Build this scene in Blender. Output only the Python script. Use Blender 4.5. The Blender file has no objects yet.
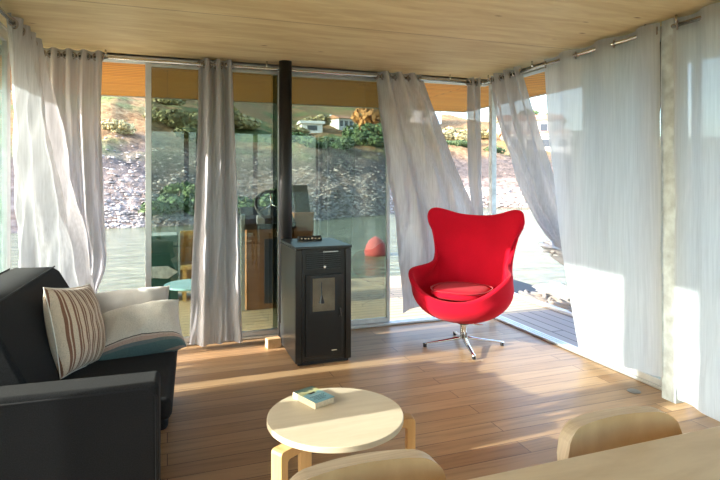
import bpy, bmesh, math, random
from mathutils import Vector, Matrix, noise, Euler
random.seed(7)
C = bpy.context.scene.collection
PI = math.pi
def R(d): return math.radians(d)

# ------------------------------------------------------------------ materials
def new_mat(name):
    m = bpy.data.materials.new(name); m.use_nodes = True
    nt = m.node_tree; nt.nodes.clear()
    out = nt.nodes.new('ShaderNodeOutputMaterial')
    return m, nt, out
def nd(nt, t, **kw):
    n = nt.nodes.new(t)
    for k, v in kw.items():
        if k in n.inputs: n.inputs[k].default_value = v
        else: setattr(n, k, v)
    return n
def c4(c): return (c[0], c[1], c[2], 1)
def mapping(nt, scale=(1,1,1), rot=(0,0,0), coord='Object'):
    tc = nd(nt, 'ShaderNodeTexCoord'); mp = nd(nt, 'ShaderNodeMapping')
    mp.inputs['Scale'].default_value = scale; mp.inputs['Rotation'].default_value = rot
    nt.links.new(tc.outputs[coord], mp.inputs['Vector']); return mp.outputs['Vector']
def ramp(nt, fac, stops):
    r = nd(nt, 'ShaderNodeValToRGB'); e = r.color_ramp.elements
    while len(e) < len(stops): e.new(0.5)
    for i, (p, c) in enumerate(stops):
        e[i].position = p; e[i].color = c4(c)
    nt.links.new(fac, r.inputs['Fac']); return r.outputs['Color']
def mix(nt, fac, a, b, mode='MIX'):
    m = nd(nt, 'ShaderNodeMix', data_type='RGBA', blend_type=mode)
    for s, v in ((0, fac), (6, a), (7, b)):
        if isinstance(v, (int, float)): m.inputs[s].default_value = v
        elif isinstance(v, tuple): m.inputs[s].default_value = c4(v)
        else: nt.links.new(v, m.inputs[s])
    return m.outputs[2]
def principled(nt, out, **kw):
    b = nd(nt, 'ShaderNodeBsdfPrincipled', **kw); nt.links.new(b.outputs[0], out.inputs[0]); return b
def bump(nt, bs, h, strength=.3, dist=.01):
    b = nd(nt, 'ShaderNodeBump'); b.inputs['Strength'].default_value = strength; b.inputs['Distance'].default_value = dist
    nt.links.new(h, b.inputs['Height']); nt.links.new(b.outputs[0], bs.inputs['Normal'])
def simple(name, col, rough=.5, metal=0, var=.06, scale=20, bmp=0, **kw):
    m, nt, out = new_mat(name)
    b = principled(nt, out, Roughness=rough, Metallic=metal)
    for k, v in kw.items(): b.inputs[k.replace('_', ' ')].default_value = v
    n = nd(nt, 'ShaderNodeTexNoise', Scale=scale, Detail=4.0); nt.links.new(mapping(nt), n.inputs['Vector'])
    lo = tuple(max(0, x*(1-var*2)) for x in col); hi = tuple(min(1, x*(1+var*2)) for x in col)
    nt.links.new(ramp(nt, n.outputs['Fac'], [(.3, lo), (.7, hi)]), b.inputs['Base Color'])
    if bmp: bump(nt, b, n.outputs['Fac'], bmp)
    return m
def fabric(name, col, var=.25, scale=260, rough=.95, sheen=.3):
    m, nt, out = new_mat(name)
    b = principled(nt, out, Roughness=rough); b.inputs['Sheen Weight'].default_value = sheen
    b.inputs['Specular IOR Level'].default_value = .15
    n = nd(nt, 'ShaderNodeTexNoise', Scale=scale, Detail=2.0); nt.links.new(mapping(nt), n.inputs['Vector'])
    n2 = nd(nt, 'ShaderNodeTexNoise', Scale=5.0, Detail=3.0); nt.links.new(mapping(nt), n2.inputs['Vector'])
    a = ramp(nt, n.outputs['Fac'], [(.3, tuple(x*(1-var) for x in col)), (.7, tuple(min(1, x*(1+var)) for x in col))])
    s = ramp(nt, n2.outputs['Fac'], [(.3, (.88,)*3), (.7, (1,)*3)])
    nt.links.new(mix(nt, 1.0, a, s, 'MULTIPLY'), b.inputs['Base Color'])
    bump(nt, b, n.outputs['Fac'], .25, .002)
    return m
def planks(name, cols, width, length, rot=0, rough=.4, gap=(.06,.03,.02), grain=1.0, gapsize=.004, groove=.4, spec=.5):
    # boards run along local X (before rot); brick texture: width = length of board, row height = board width
    m, nt, out = new_mat(name)
    b = principled(nt, out, Roughness=rough); b.inputs['Specular IOR Level'].default_value = spec
    v = mapping(nt, rot=(0, 0, rot))
    br = nd(nt, 'ShaderNodeTexBrick', offset=.37, squash=1.0)
    br.inputs['Scale'].default_value = 1; br.inputs['Mortar Size'].default_value = gapsize
    br.inputs['Mortar Smooth'].default_value = .1; br.inputs['Bias'].default_value = 0
    br.inputs['Brick Width'].default_value = length; br.inputs['Row Height'].default_value = width
    br.inputs['Color1'].default_value = (0,0,0,1); br.inputs['Color2'].default_value = (1,1,1,1); br.inputs['Mortar'].default_value = (.5,.5,.5,1)
    nt.links.new(v, br.inputs['Vector'])
    base = ramp(nt, br.outputs['Color'], [(i/(len(cols)-1), c) for i, c in enumerate(cols)])
    # grain stretched along the boards, shifted per board
    mp = nd(nt, 'ShaderNodeMapping'); mp.inputs['Scale'].default_value = (1.2, 22, 22)
    nt.links.new(v, mp.inputs['Vector'])
    add = nd(nt, 'ShaderNodeVectorMath', operation='ADD'); sc = nd(nt, 'ShaderNodeVectorMath', operation='SCALE'); sc.inputs['Scale'].default_value = 31.0
    nt.links.new(br.outputs['Color'], sc.inputs[0]); nt.links.new(mp.outputs[0], add.inputs[0]); nt.links.new(sc.outputs[0], add.inputs[1])
    g = nd(nt, 'ShaderNodeTexNoise', Scale=1.5, Detail=6.0, Roughness=.65, Distortion=.6); nt.links.new(add.outputs[0], g.inputs['Vector'])
    gr = ramp(nt, g.outputs['Fac'], [(.25, (1-.38*grain,)*3), (.5, (1-.1*grain,)*3), (.75, (1,)*3)])
    col = mix(nt, 1.0, base, gr, 'MULTIPLY')
    col = mix(nt, br.outputs['Fac'], col, gap)
    nt.links.new(col, b.inputs['Base Color'])
    inv = nd(nt, 'ShaderNodeMath', operation='SUBTRACT'); inv.inputs[0].default_value = 1; nt.links.new(br.outputs['Fac'], inv.inputs[1])
    bump(nt, b, inv.outputs[0], groove, .004)
    return m
def ply(name, c1, c2, knots=True, stretch=(1.0, 9, 9), rough=.55, seam=None, rot=0):
    m, nt, out = new_mat(name)
    b = principled(nt, out, Roughness=rough)
    v = mapping(nt, scale=stretch, rot=(0,0,rot))
    n = nd(nt, 'ShaderNodeTexNoise', Scale=1.6, Detail=5.0, Roughness=.6, Distortion=.5); nt.links.new(v, n.inputs['Vector'])
    col = ramp(nt, n.outputs['Fac'], [(.36, c1), (.64, c2)])
    if knots:
        v2 = mapping(nt, scale=(2.6, 6.5, 5))
        vo = nd(nt, 'ShaderNodeTexVoronoi', Scale=1.0, Randomness=1.0); nt.links.new(v2, vo.inputs['Vector'])
        k = ramp(nt, vo.outputs['Distance'], [(.03, (.36,.22,.12)), (.09, (1,1,1))])
        col = mix(nt, .85, col, k, 'MULTIPLY')
    if seam:
        v3 = mapping(nt)
        mv = nd(nt, 'ShaderNodeVectorMath', operation='ADD'); mv.inputs[1].default_value = (17, .35, 0); nt.links.new(v3, mv.inputs[0]); v3 = mv.outputs[0]
        br = nd(nt, 'ShaderNodeTexBrick', offset=.5); br.inputs['Scale'].default_value = 1
        br.inputs['Mortar Size'].default_value = .003; br.inputs['Brick Width'].default_value = seam[0]; br.inputs['Row Height'].default_value = seam[1]
        br.inputs['Color1'].default_value = (.93,.93,.93,1); br.inputs['Color2'].default_value = (1,1,1,1); br.inputs['Mortar'].default_value = (.35,.25,.18,1)
        nt.links.new(v3, br.inputs['Vector'])
        col = mix(nt, 1.0, col, br.outputs['Color'], 'MULTIPLY')
    nt.links.new(col, b.inputs['Base Color'])
    return m
def cloth(name, col, trans=.45, streak=1.0):
    m, nt, out = new_mat(name)
    v = mapping(nt, scale=(1,1,.03))
    n = nd(nt, 'ShaderNodeTexNoise', Scale=85.0, Detail=3.0); nt.links.new(v, n.inputs['Vector'])
    cc = ramp(nt, n.outputs['Fac'], [(.3, tuple(x*(1-.13*streak) for x in col)), (.7, col)])
    d = nd(nt, 'ShaderNodeBsdfDiffuse'); t = nd(nt, 'ShaderNodeBsdfTranslucent')
    nt.links.new(cc, d.inputs[0]); nt.links.new(cc, t.inputs[0])
    mx = nd(nt, 'ShaderNodeMixShader'); mx.inputs[0].default_value = trans
    nt.links.new(d.outputs[0], mx.inputs[1]); nt.links.new(t.outputs[0], mx.inputs[2])
    tr = nd(nt, 'ShaderNodeBsdfTransparent'); m2 = nd(nt, 'ShaderNodeMixShader'); m2.inputs[0].default_value = .05
    nt.links.new(mx.outputs[0], m2.inputs[1]); nt.links.new(tr.outputs[0], m2.inputs[2])
    nt.links.new(m2.outputs[0], out.inputs[0]); return m
def glass(name, tint, refl=1.0):
    m, nt, out = new_mat(name)
    tr = nd(nt, 'ShaderNodeBsdfTransparent'); tr.inputs[0].default_value = c4(tint)
    gl = nd(nt, 'ShaderNodeBsdfGlossy'); gl.inputs['Roughness'].default_value = 0.0
    gl.inputs['Color'].default_value = (.92,1,.99,1)
    fr = nd(nt, 'ShaderNodeFresnel'); fr.inputs['IOR'].default_value = 1.5
    mu = nd(nt, 'ShaderNodeMath', operation='MULTIPLY'); mu.inputs[1].default_value = refl; nt.links.new(fr.outputs[0], mu.inputs[0])
    mx = nd(nt, 'ShaderNodeMixShader'); nt.links.new(mu.outputs[0], mx.inputs[0])
    nt.links.new(tr.outputs[0], mx.inputs[1]); nt.links.new(gl.outputs[0], mx.inputs[2])
    nt.links.new(mx.outputs[0], out.inputs[0]); return m

M = {}
M['floor'] = planks('floor_planks', [(.36,.20,.095), (.52,.325,.17), (.43,.255,.125), (.64,.42,.235)], .118, 1.7, rough=.42, grain=1.25, gapsize=.0024, gap=(.13,.07,.04), spec=.3)
M['deck'] = planks('deck_boards', [(.58,.43,.25), (.64,.48,.29), (.60,.45,.27)], .105, 4.0, rough=.6, grain=.6, gapsize=.006, gap=(.1,.06,.04))
M['deck_side'] = planks('deck_boards_grey', [(.33,.26,.22), (.40,.32,.27), (.36,.28,.24)], .13, 4.0, rot=PI/2, rough=.6, grain=.5, gapsize=.007, gap=(.07,.05,.045))
M['soffit'] = planks('soffit_boards', [(.72,.29,.03), (.84,.40,.06), (.78,.34,.04)], .085, 3.0, rough=.5, grain=.7, gapsize=.006, gap=(.25,.09,.03), spec=.08)
M['ceiling'] = ply('ceiling_ply', (.80,.63,.33), (.97,.83,.50), seam=(60.0, 1.22), stretch=(1.2,7,9))
M['birch'] = ply('birch', (.56,.47,.345), (.62,.53,.40), knots=False, stretch=(2,14,14), rough=.4)
M['birch_warm'] = ply('birch_warm', (.60,.34,.13), (.70,.43,.19), knots=False, stretch=(14,14,2), rough=.4)
M['birch_table'] = ply('birch_dining', (.58,.43,.26), (.68,.53,.34), knots=False, stretch=(3,10,10), rough=.32)
M['chair_face'] = ply('veneer_face', (.47,.29,.125), (.56,.36,.17), knots=False, stretch=(6,6,2), rough=.45)
M['chair_edge'] = ply('laminated_edge', (.62,.47,.31), (.78,.63,.46), knots=False, stretch=(2,60,2), rough=.5)
M['steel'] = simple('galvanised_steel', (.62,.69,.72), rough=.5, metal=.15, var=.12, scale=14)
M['alu'] = simple('aluminium', (.66,.68,.68), rough=.38, metal=.6, var=.03)
M['chrome'] = simple('polished_aluminium', (.78,.76,.72), rough=.18, metal=1.0, var=.02)
M['rod'] = simple('rod_steel', (.62,.6,.56), rough=.25, metal=1.0, var=.02)
M['bronze'] = simple('grommet_metal', (.35,.31,.27), rough=.35, metal=.9, var=.05)
M['glass'] = glass('tinted_glass', (.50,.555,.52), 1.1)
M['side'] = M['alu']
M['glass_clear'] = glass('clear_glass', (.9,.95,.94), 1.2)
M['curtain'] = cloth('curtain_cloth', (.62,.63,.67), .28, 1.5)
M['curtain_lit'] = cloth('curtain_cloth_lit', (.75,.76,.775), .5)  # same cloth as the other curtains, daylight on it put into a lighter colour
M['sofa'] = fabric('sofa_fabric', (.013,.013,.0145), .35, sheen=.03)
M['piping'] = fabric('sofa_piping', (.014,.014,.016), .1, sheen=.1)
M['red'] = fabric('red_wool', (.56,.004,.022), .10, sheen=.05)
M['red_dark'] = fabric('red_piping', (.45,.006,.02), .08)
M['black_steel'] = simple('black_steel', (.007,.0065,.0065), rough=.3, var=.05)
M['black_side'] = simple('stove_side', (.035,.04,.042), rough=.3, metal=.2, var=.05)
M['black_matt'] = simple('matt_black', (.010,.010,.011), rough=.5)
M['stove_glass'] = simple('stove_glass', (.16,.13,.10), rough=.08, var=.15, scale=5)
M['fire_clay'] = simple('fire_chamber', (.85,.74,.56), rough=.8, var=.1, scale=9)
M['led'] = simple('panel_marks', (.85,.75,.55), rough=.5)
M['white'] = simple('white_paint', (.55,.55,.55), rough=.4, var=.02)
M['offwhite'] = fabric('off_white_linen', (.72,.68,.61), .06)
M['grey_linen'] = fabric('grey_linen', (.60,.57,.54), .06)
M['wood_dark'] = ply('helm_wood', (.30,.13,.05), (.42,.20,.09), knots=False)
M['wood_block'] = ply('block_wood', (.6,.4,.2), (.75,.52,.3), knots=False, stretch=(9,9,9))
M['teal'] = fabric('teal_canvas', (.035,.11,.095), .15)
M['pale_blue'] = simple('pale_blue', (.42,.70,.74), rough=.4, var=.05)
M['bench_wood'] = planks('bench_slats', [(.62,.42,.14), (.68,.48,.18)], .07, 3.0, rot=0, rough=.5, grain=.5, gapsize=.006)
M['grass_dry'] = None
M['leaf'] = simple('bush_leaf', (.10,.15,.055), rough=.7, var=.35, scale=3)
M['leaf_dry'] = simple('dry_bush_leaf', (.40,.34,.17), rough=.8, var=.3, scale=3)
M['leaf_gold'] = simple('golden_tree_leaf', (.42,.20,.06), rough=.8, var=.25, scale=3)
M['leaf_olive'] = simple('olive_bush_leaf', (.20,.19,.075), rough=.75, var=.3, scale=3)
M['bark'] = simple('bark', (.16,.11,.07), rough=.9, var=.2)
M['house_white'] = simple('house_render', (.85,.83,.78), rough=.8, var=.03)
M['house_stone'] = simple('house_stone', (.55,.45,.36), rough=.8, var=.1, scale=3)
M['roof_tile'] = simple('roof_tile', (.50,.24,.13), rough=.8, var=.15, scale=3)
M['window_dark'] = simple('window_dark', (.05,.06,.08), rough=.15)
M['rope'] = fabric('rope_fibre', (.27,.23,.19), .25)
M['sail'] = fabric('white_sail_cloth', (.36,.35,.33), .2)
M['blue'] = fabric('blue_tarp', (.05,.30,.72), .2)
M['rubber'] = simple('dark_rubber', (.03,.03,.035), rough=.7)
M['rosy'] = fabric('red_buoy_cloth', (.42,.08,.07), .15)
M['paper'] = simple('book_paper', (.74,.62,.44), rough=.8, var=.06, scale=120)
M['gravel'] = simple('bank_stone', (.34,.29,.26), rough=.9, var=.2, scale=1.3)

def mat_terrain():
    m, nt, out = new_mat('hillside')
    b = principled(nt, out, Roughness=.95); b.inputs['Specular IOR Level'].default_value = .1
    g = nd(nt, 'ShaderNodeNewGeometry'); sp = nd(nt, 'ShaderNodeSeparateXYZ'); nt.links.new(g.outputs['Position'], sp.inputs[0])
    n1 = nd(nt, 'ShaderNodeTexNoise', Scale=.22, Detail=5.0); nt.links.new(g.outputs['Position'], n1.inputs['Vector'])
    n2 = nd(nt, 'ShaderNodeTexNoise', Scale=2.6, Detail=6.0, Roughness=.7); nt.links.new(g.outputs['Position'], n2.inputs['Vector'])
    vo = nd(nt, 'ShaderNodeTexVoronoi', Scale=2.2); nt.links.new(g.outputs['Position'], vo.inputs['Vector'])
    grv = ramp(nt, n2.outputs['Fac'], [(.30, (.16,.12,.105)), (.45, (.30,.24,.21)), (.62, (.42,.35,.31))])
    gc = ramp(nt, vo.outputs['Distance'], [(.1, (1,1,1)), (.75, (.6,.55,.5))])
    grv = mix(nt, 1.0, grv, gc, 'MULTIPLY')
    drk = ramp(nt, n2.outputs['Fac'], [(.3, (.06,.05,.045)), (.6, (.19,.15,.13))])
    gra = ramp(nt, n2.outputs['Fac'], [(.30, (.11,.06,.03)), (.47, (.27,.16,.075)), (.65, (.42,.29,.15))])
    grn = ramp(nt, n2.outputs['Fac'], [(.3, (.06,.09,.03)), (.65, (.25,.27,.11))])
    gm = ramp(nt, n1.outputs['Fac'], [(.52, (0,)*3), (.62, (1,)*3)])
    gra = mix(nt, gm, gra, grn)
    # height plus noise decides the zone
    ma = nd(nt, 'ShaderNodeMath', operation='MULTIPLY_ADD'); ma.inputs[1].default_value = 3.0
    nt.links.new(n1.outputs['Fac'], ma.inputs[0]); nt.links.new(sp.outputs['Z'], ma.inputs[2])
    def mr(a, c):
        r = nd(nt, 'ShaderNodeMapRange'); r.inputs[1].default_value = a; r.inputs[2].default_value = c
        nt.links.new(ma.outputs[0], r.inputs[0]); return r.outputs[0]
    col = mix(nt, mr(2.7, 3.3), grv, drk)
    col = mix(nt, mr(4.1, 5.2), col, gra)
    nt.links.new(col, b.inputs['Base Color'])
    bump(nt, b, n2.outputs['Fac'], .8, .3)
    return m
M['hill'] = mat_terrain()
def mat_water():
    m, nt, out = new_mat('lake_water')
    b = principled(nt, out, Roughness=.12); b.inputs['IOR'].default_value = 1.33
    b.inputs['Base Color'].default_value = (.10,.135,.10,1)
    g = nd(nt, 'ShaderNodeNewGeometry'); mp = nd(nt, 'ShaderNodeMapping'); mp.inputs['Scale'].default_value = (1,2.2,1); mp.inputs['Rotation'].default_value = (0,0,R(20))
    nt.links.new(g.outputs['Position'], mp.inputs[0])
    n = nd(nt, 'ShaderNodeTexNoise', Scale=1.7, Detail=5.0, Roughness=.6, Distortion=.4); nt.links.new(mp.outputs[0], n.inputs['Vector'])
    nt.links.new(ramp(nt, n.outputs['Fac'], [(.35, (.10,.11,.055)), (.65, (.22,.22,.13))]), b.inputs['Base Color'])
    bump(nt, b, n.outputs['Fac'], .55, .25)
    return m
M['water'] = mat_water()
def mat_stripes(name, stops, axis, freq, noise_amt=.02):
    m, nt, out = new_mat(name)
    b = principled(nt, out, Roughness=.95); b.inputs['Sheen Weight'].default_value = .2
    tc = nd(nt, 'ShaderNodeTexCoord'); sp = nd(nt, 'ShaderNodeSeparateXYZ'); nt.links.new(tc.outputs['Object'], sp.inputs[0])
    mu = nd(nt, 'ShaderNodeMath', operation='MULTIPLY_ADD'); mu.inputs[1].default_value = freq; mu.inputs[2].default_value = 50.0 if noise_amt else 50.38
    nt.links.new(sp.outputs[axis], mu.inputs[0])
    fr = nd(nt, 'ShaderNodeMath', operation='FRACT'); nt.links.new(mu.outputs[0], fr.inputs[0])
    r = nd(nt, 'ShaderNodeValToRGB'); e = r.color_ramp.elements; r.color_ramp.interpolation = 'CONSTANT'
    while len(e) < len(stops): e.new(.5)
    for i, (p, c) in enumerate(stops): e[i].position = p; e[i].color = c4(c)
    nt.links.new(fr.outputs[0], r.inputs[0])
    n = nd(nt, 'ShaderNodeTexNoise', Scale=240.0, Detail=2.0); nt.links.new(tc.outputs['Object'], n.inputs['Vector'])
    s = ramp(nt, n.outputs['Fac'], [(.3, (.72,)*3), (.6, (1,)*3)])
    nt.links.new(mix(nt, 1.0, r.outputs[0], s, 'MULTIPLY'), b.inputs['Base Color'])
    bump(nt, b, n.outputs['Fac'], .3, .003)
    return m
CR = (.70,.56,.42); BR = (.24,.11,.065)
M['striped'] = mat_stripes('striped_weave', [(0, CR), (.34, BR), (.58, CR), (.68, BR), (.86, CR)], 'X', 21.0)
M['band'] = mat_stripes('band_weave', [(0, (.05,.04,.05)), (.12, (.55,.40,.33)), (.38, (.30,.30,.28)), (.55, (.07,.20,.20)), (.8, (.10,.13,.14))], 'Y', 1/.11)

# ------------------------------------------------------------------ mesh helpers
class MB:
    def __init__(s): s.bm = bmesh.new()
    def box(s, x0, x1, y0, y1, z0, z1, mat=None):
        vs = [s.bm.verts.new(p) for p in ((x0,y0,z0),(x1,y0,z0),(x1,y1,z0),(x0,y1,z0),(x0,y0,z1),(x1,y0,z1),(x1,y1,z1),(x0,y1,z1))]
        if mat is not None:
            for v in vs: v.co = mat @ v.co
        for f in ((0,3,2,1),(4,5,6,7),(0,1,5,4),(1,2,6,5),(2,3,7,6),(3,0,4,7)): s.bm.faces.new([vs[i] for i in f])
        return s
    def tube(s, pts, r, n=12, caps=True, closed=False):
        pts = [Vector(p) for p in pts]; rs = r if isinstance(r, (list, tuple)) else [r]*len(pts)
        rings = []; prev = None
        for i, p in enumerate(pts):
            a = pts[i-1] if (i > 0 or closed) else p; b = pts[(i+1) % len(pts)] if (i < len(pts)-1 or closed) else p
            d = (b-a).normalized()
            if prev is None:
                u = d.cross(Vector((0,0,1)))
                if u.length < 1e-3: u = d.cross(Vector((1,0,0)))
            else: u = prev - d*prev.dot(d)
            u.normalize(); prev = u; w = d.cross(u)
            rings.append([s.bm.verts.new(p + (u*math.cos(t)+w*math.sin(t))*rs[i]) for t in (2*PI*k/n for k in range(n))])
        m = len(rings)
        for i in range(m if closed else m-1):
            A, B = rings[i], rings[(i+1) % m]
            for k in range(n): s.bm.faces.new((A[k], A[(k+1)%n], B[(k+1)%n], B[k]))
        if caps and not closed:
            s.bm.faces.new(rings[0][::-1]); s.bm.faces.new(rings[-1])
        return s
    def cyl(s, x, y, z0, z1, r, n=32, r2=None): return s.tube([(x,y,z0),(x,y,z1)], [r, r2 if r2 is not None else r], n)
    def prism(s, prof, a0, a1, axis='y'):
        def P(q, a): return {'y': (q[0], a, q[1]), 'x': (a, q[0], q[1]), 'z': (q[0], q[1], a)}[axis]
        A = [s.bm.verts.new(P(q, a0)) for q in prof]; B = [s.bm.verts.new(P(q, a1)) for q in prof]
        n = len(prof)
        for i in range(n): s.bm.faces.new((A[i], A[(i+1)%n], B[(i+1)%n], B[i]))
        s.bm.faces.new(A[::-1]); s.bm.faces.new(B); return s
    def grid(s, rows, closed_u=False):
        V = [[s.bm.verts.new(p) for p in r] for r in rows]
        for a, b in zip(V, V[1:]):
            n = len(a)
            for k in range(n if closed_u else n-1): s.bm.faces.new((a[k], a[(k+1)%n], b[(k+1)%n], b[k]))
        return V
    def build(s, name, mat, parent=None, smooth=False, bevel=0, seg=2, sub=0, solid=0, loc=None):
        bmesh.ops.recalc_face_normals(s.bm, faces=s.bm.faces)
        me = bpy.data.meshes.new(name); s.bm.to_mesh(me); s.bm.free(); me.materials.append(mat)
        o = bpy.data.objects.new(name, me); C.objects.link(o)
        if parent: o.parent = parent
        if loc: o.location = loc
        if smooth:
            for p in me.polygons: p.use_smooth = True
        if solid: md = o.modifiers.new('s', 'SOLIDIFY'); md.thickness = solid; md.offset = 0
        if bevel:
            md = o.modifiers.new('b', 'BEVEL'); md.width = bevel; md.segments = seg; md.limit_method = 'ANGLE'; md.angle_limit = R(40); md.harden_normals = True
        if sub: md = o.modifiers.new('u', 'SUBSURF'); md.levels = sub; md.render_levels = sub
        return o
def tag(o, label=None, cat=None, group=None, kind=None):
    for k, v in (('label', label), ('category', cat), ('group', group), ('kind', kind)):
        if v: o[k] = v
    return o
def empty(name, loc, rz=0):
    o = bpy.data.objects.new(name, None); C.objects.link(o); o.location = loc; o.rotation_euler = (0,0,rz); o.empty_display_size = .1
    return o
def struct(o): o['kind'] = 'structure'; return o
def copy_tree(o, parent=None):
    c = o.copy(); C.objects.link(c); c.parent = parent
    for ch in list(o.children): copy_tree(ch, c)
    return c

# ------------------------------------------------------------------ room shell
XL, XR, YB, YR, H = -1.0, 3.0, 4.66, -1.8, 2.33
struct(MB().box(-1.02, 3.02, YR, 4.68, -.12, 0).build('floor', M['floor']))
struct(MB().box(-1.9, 3.85, 4.68, 7.0, -.14, -.02).build('trim_1', M['deck']))
struct(MB().box(3.02, 3.85, YR, 4.68, -.14, -.02).build('trim_2', M['deck_side']))
struct(MB().box(-1.9, -1.02, YR, 4.68, -.14, -.02).build('trim_3', M['deck_side']))
struct(MB().box(-1.05, 3.05, YR, 4.72, H, H+.2).build('ceiling', M['ceiling']))
s = MB(); s.box(-2.08, 4.08, 4.72, 6.95, H+.002, H+.2); struct(s.build('trim_4', M['soffit']))
s = MB(); s.box(3.05, 4.08, YR, 4.72, H+.002, H+.2); struct(s.build('trim_5', M['soffit']))
s = MB(); s.box(-2.08, -1.05, YR, 4.72, H+.002, H+.2); struct(s.build('trim_6', M['soffit']))
s = MB(); s.box(-2.12, 4.12, 6.95, 6.99, H-.01, H+.24); s.box(4.08, 4.12, YR, 6.95, H-.01, H+.24); s.box(-2.12, -2.08, YR, 6.95, H-.01, H+.24)
struct(s.build('trim_7', M['alu']))

# pontoon under the decks
struct(MB().box(-1.85, 3.8, YR, 6.95, -.6, -.15).build('trim_8', M['rubber']))

def track(name, x0, x1, y0, y1, z0, z1):
    s = MB(); along_x = (x1-x0) > (y1-y0); w = (y1-y0) if along_x else (x1-x0)
    if along_x:
        for k in range(3): s.box(x0, x1, y0+w*(k*.36), y0+w*(k*.36+.2), z0, z1)
        s.box(x0, x1, y0, y1, z0 if z0 < 1 else z1-.015, z0+.006 if z0 < 1 else z1)
    else:
        for k in range(3): s.box(x0+w*(k*.36), x0+w*(k*.36+.2), y0, y1, z0, z1)
        s.box(x0, x1, y0, y1, z0 if z0 < 1 else z1-.015, z0+.006 if z0 < 1 else z1)
    return struct(s.build(name, M['alu'], bevel=.001))
track('trim_9', XL, XR, 4.60, 4.70, 0, .022)
track('trim_10', XL, XR, 4.60, 4.70, 2.275, H)
track('trim_11', 2.975, 3.065, YR, 4.60, 0, .022)
track('trim_12', 2.975, 3.065, YR, 4.60, 2.275, H)
track('trim_13', -1.065, -.975, YR, 4.60, 0, .022)
track('trim_14', -1.065, -.975, YR, 4.60, 2.275, H)
def sliding_window(name, p0, p1, w=.045, mat='glass', stile0=True, stile1=True):
    """a framed sliding glass panel from p0 to p1 (x, y) standing in the tracks"""
    a = Vector((p0[0], p0[1], 0)); b = Vector((p1[0], p1[1], 0)); L = (b-a).length; ang = math.atan2(b.y-a.y, b.x-a.x)
    s = MB()
    if stile0: s.box(0, w, -.018, .018, .024, 2.275)
    if stile1: s.box(L-w, L, -.018, .018, .024, 2.275)
    s.box(0, L, -.016, .016, .024, .065); s.box(0, L, -.016, .016, 2.25, 2.275)
    fr = struct(s.build(name, M['alu'] if a.y > -1.7 or b.y > -1.7 else M['rubber'], bevel=.003)); fr.location = (a.x, a.y, 0); fr.rotation_euler = (0,0,ang)
    g = MB().box(.01, L-.01, -.004, .004, .03, 2.26).build('window_pane', M[mat], fr)
    return fr
sliding_window('window_1', (-.165, 4.63), (.94, 4.63))
sliding_window('window_2', (.85, 4.665), (1.95, 4.665), w=.03, stile0=False)
sliding_window('window_3', (3.0, 3.32), (3.0, 2.58), mat='glass_clear')
sliding_window('window_4', (3.04, 2.44), (3.04, 1.0), mat='glass_clear')
sliding_window('window_5', (3.0, 1.02), (3.0, -1.0), mat='glass_clear')
sliding_window('window_6', (-1.0, 2.58), (-1.0, 4.17), w=.09, mat='glass_clear')
sliding_window('window_7', (-1.04, 1.0), (-1.04, 2.44), mat='glass_clear')
sliding_window('window_8', (-1.0, -1.0), (-1.0, 1.02), mat='glass_clear')
sliding_window('window_9', (3.03, -1.0), (3.03, -1.78), mat='glass_clear')
sliding_window('window_10', (-1.03, -1.78), (-1.03, -1.0), mat='glass_clear')
for k in range(3): sliding_window('window_%d' % (11+k), (-.98+1.327*k, -1.76), (-.98+1.327*(k+1), -1.76), mat='glass_clear')  # unseen wall behind the camera, glazed to bring in extra daylight
struct(MB().box(-1.0, 3.0, YR, YR+.08, 2.27, H).build('trim_22', M['rubber']))  # unseen beam added to close a bright gap mirrored in the glass
struct(MB().box(-1.9, 3.85, YR-1.2, YR, -.14, -.02).build('trim_21', M['deck']))

def post(x, y, w, label, z0=0):
    s = MB().box(-w/2, w/2, -w/2, w/2, z0, H).build('steel_post', M['steel'], bevel=.004)
    s.location = (x, y, 0); return tag(s, label, 'post', kind='structure')
post(2.93, 2.478, .10, None).name = 'trim_15'
post(-.915, 2.515, .10, None).name = 'trim_16'
post(3.01, 4.57, .055, None).name = 'trim_17'
post(-.97, 4.57, .07, None).name = 'trim_18'
for o in C.objects:
    if 'label' in o: del o['label']

# floor socket by the post
t = MB().cyl(0, 0, 0, .004, .04, 28).build('floor_socket', M['bronze'], bevel=.001, smooth=True); t.location = (2.80, 2.66, 0.001)
tag(t, 'small round bronze floor socket cover in the planks beside the steel post', 'floor socket')
MB().cyl(0, 0, .004, .006, .024, 24).build('socket_lid', M['bronze'], t)

# ------------------------------------------------------------------ curtain rods
def rod(label, pts, br):
    s = MB().tube(pts, .0125, 14)
    r = s.build('curtain_rod', M['rod'], smooth=True); tag(r, label, 'curtain rod')
    for b in br:
        MB().tube(b, .007, 8).build('bracket', M['rod'], r, smooth=True)
    return r
RZ = 2.268
rod('steel curtain rod running along the rear glass wall under the ceiling', [(-.86,4.5,RZ),(2.85,4.5,RZ)], [[(x,4.5,RZ),(x,4.5,H)] for x in (-.44, .78, 2.5)])
rod('steel curtain rod along the right glass wall, between corner and post', [(2.85,4.46,RZ),(2.85,2.535,RZ)], [[(2.85,y,RZ),(2.85,y,H)] for y in (4.4, 3.75, 2.62)])
rod('steel curtain rod on the near side of the right wall post', [(2.85,2.425,RZ),(2.85,-.6,RZ)], [[(2.85,y,RZ),(2.85,y,H)] for y in (2.4, 1.0)])
rod('steel curtain rod running along the left glass wall above the sofa', [(-.85,4.46,RZ),(-.85,-.2,RZ)], [[(-.85,y,RZ),(-.85,y,H)] for y in (4.4, 3.2, 1.6)])

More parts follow.
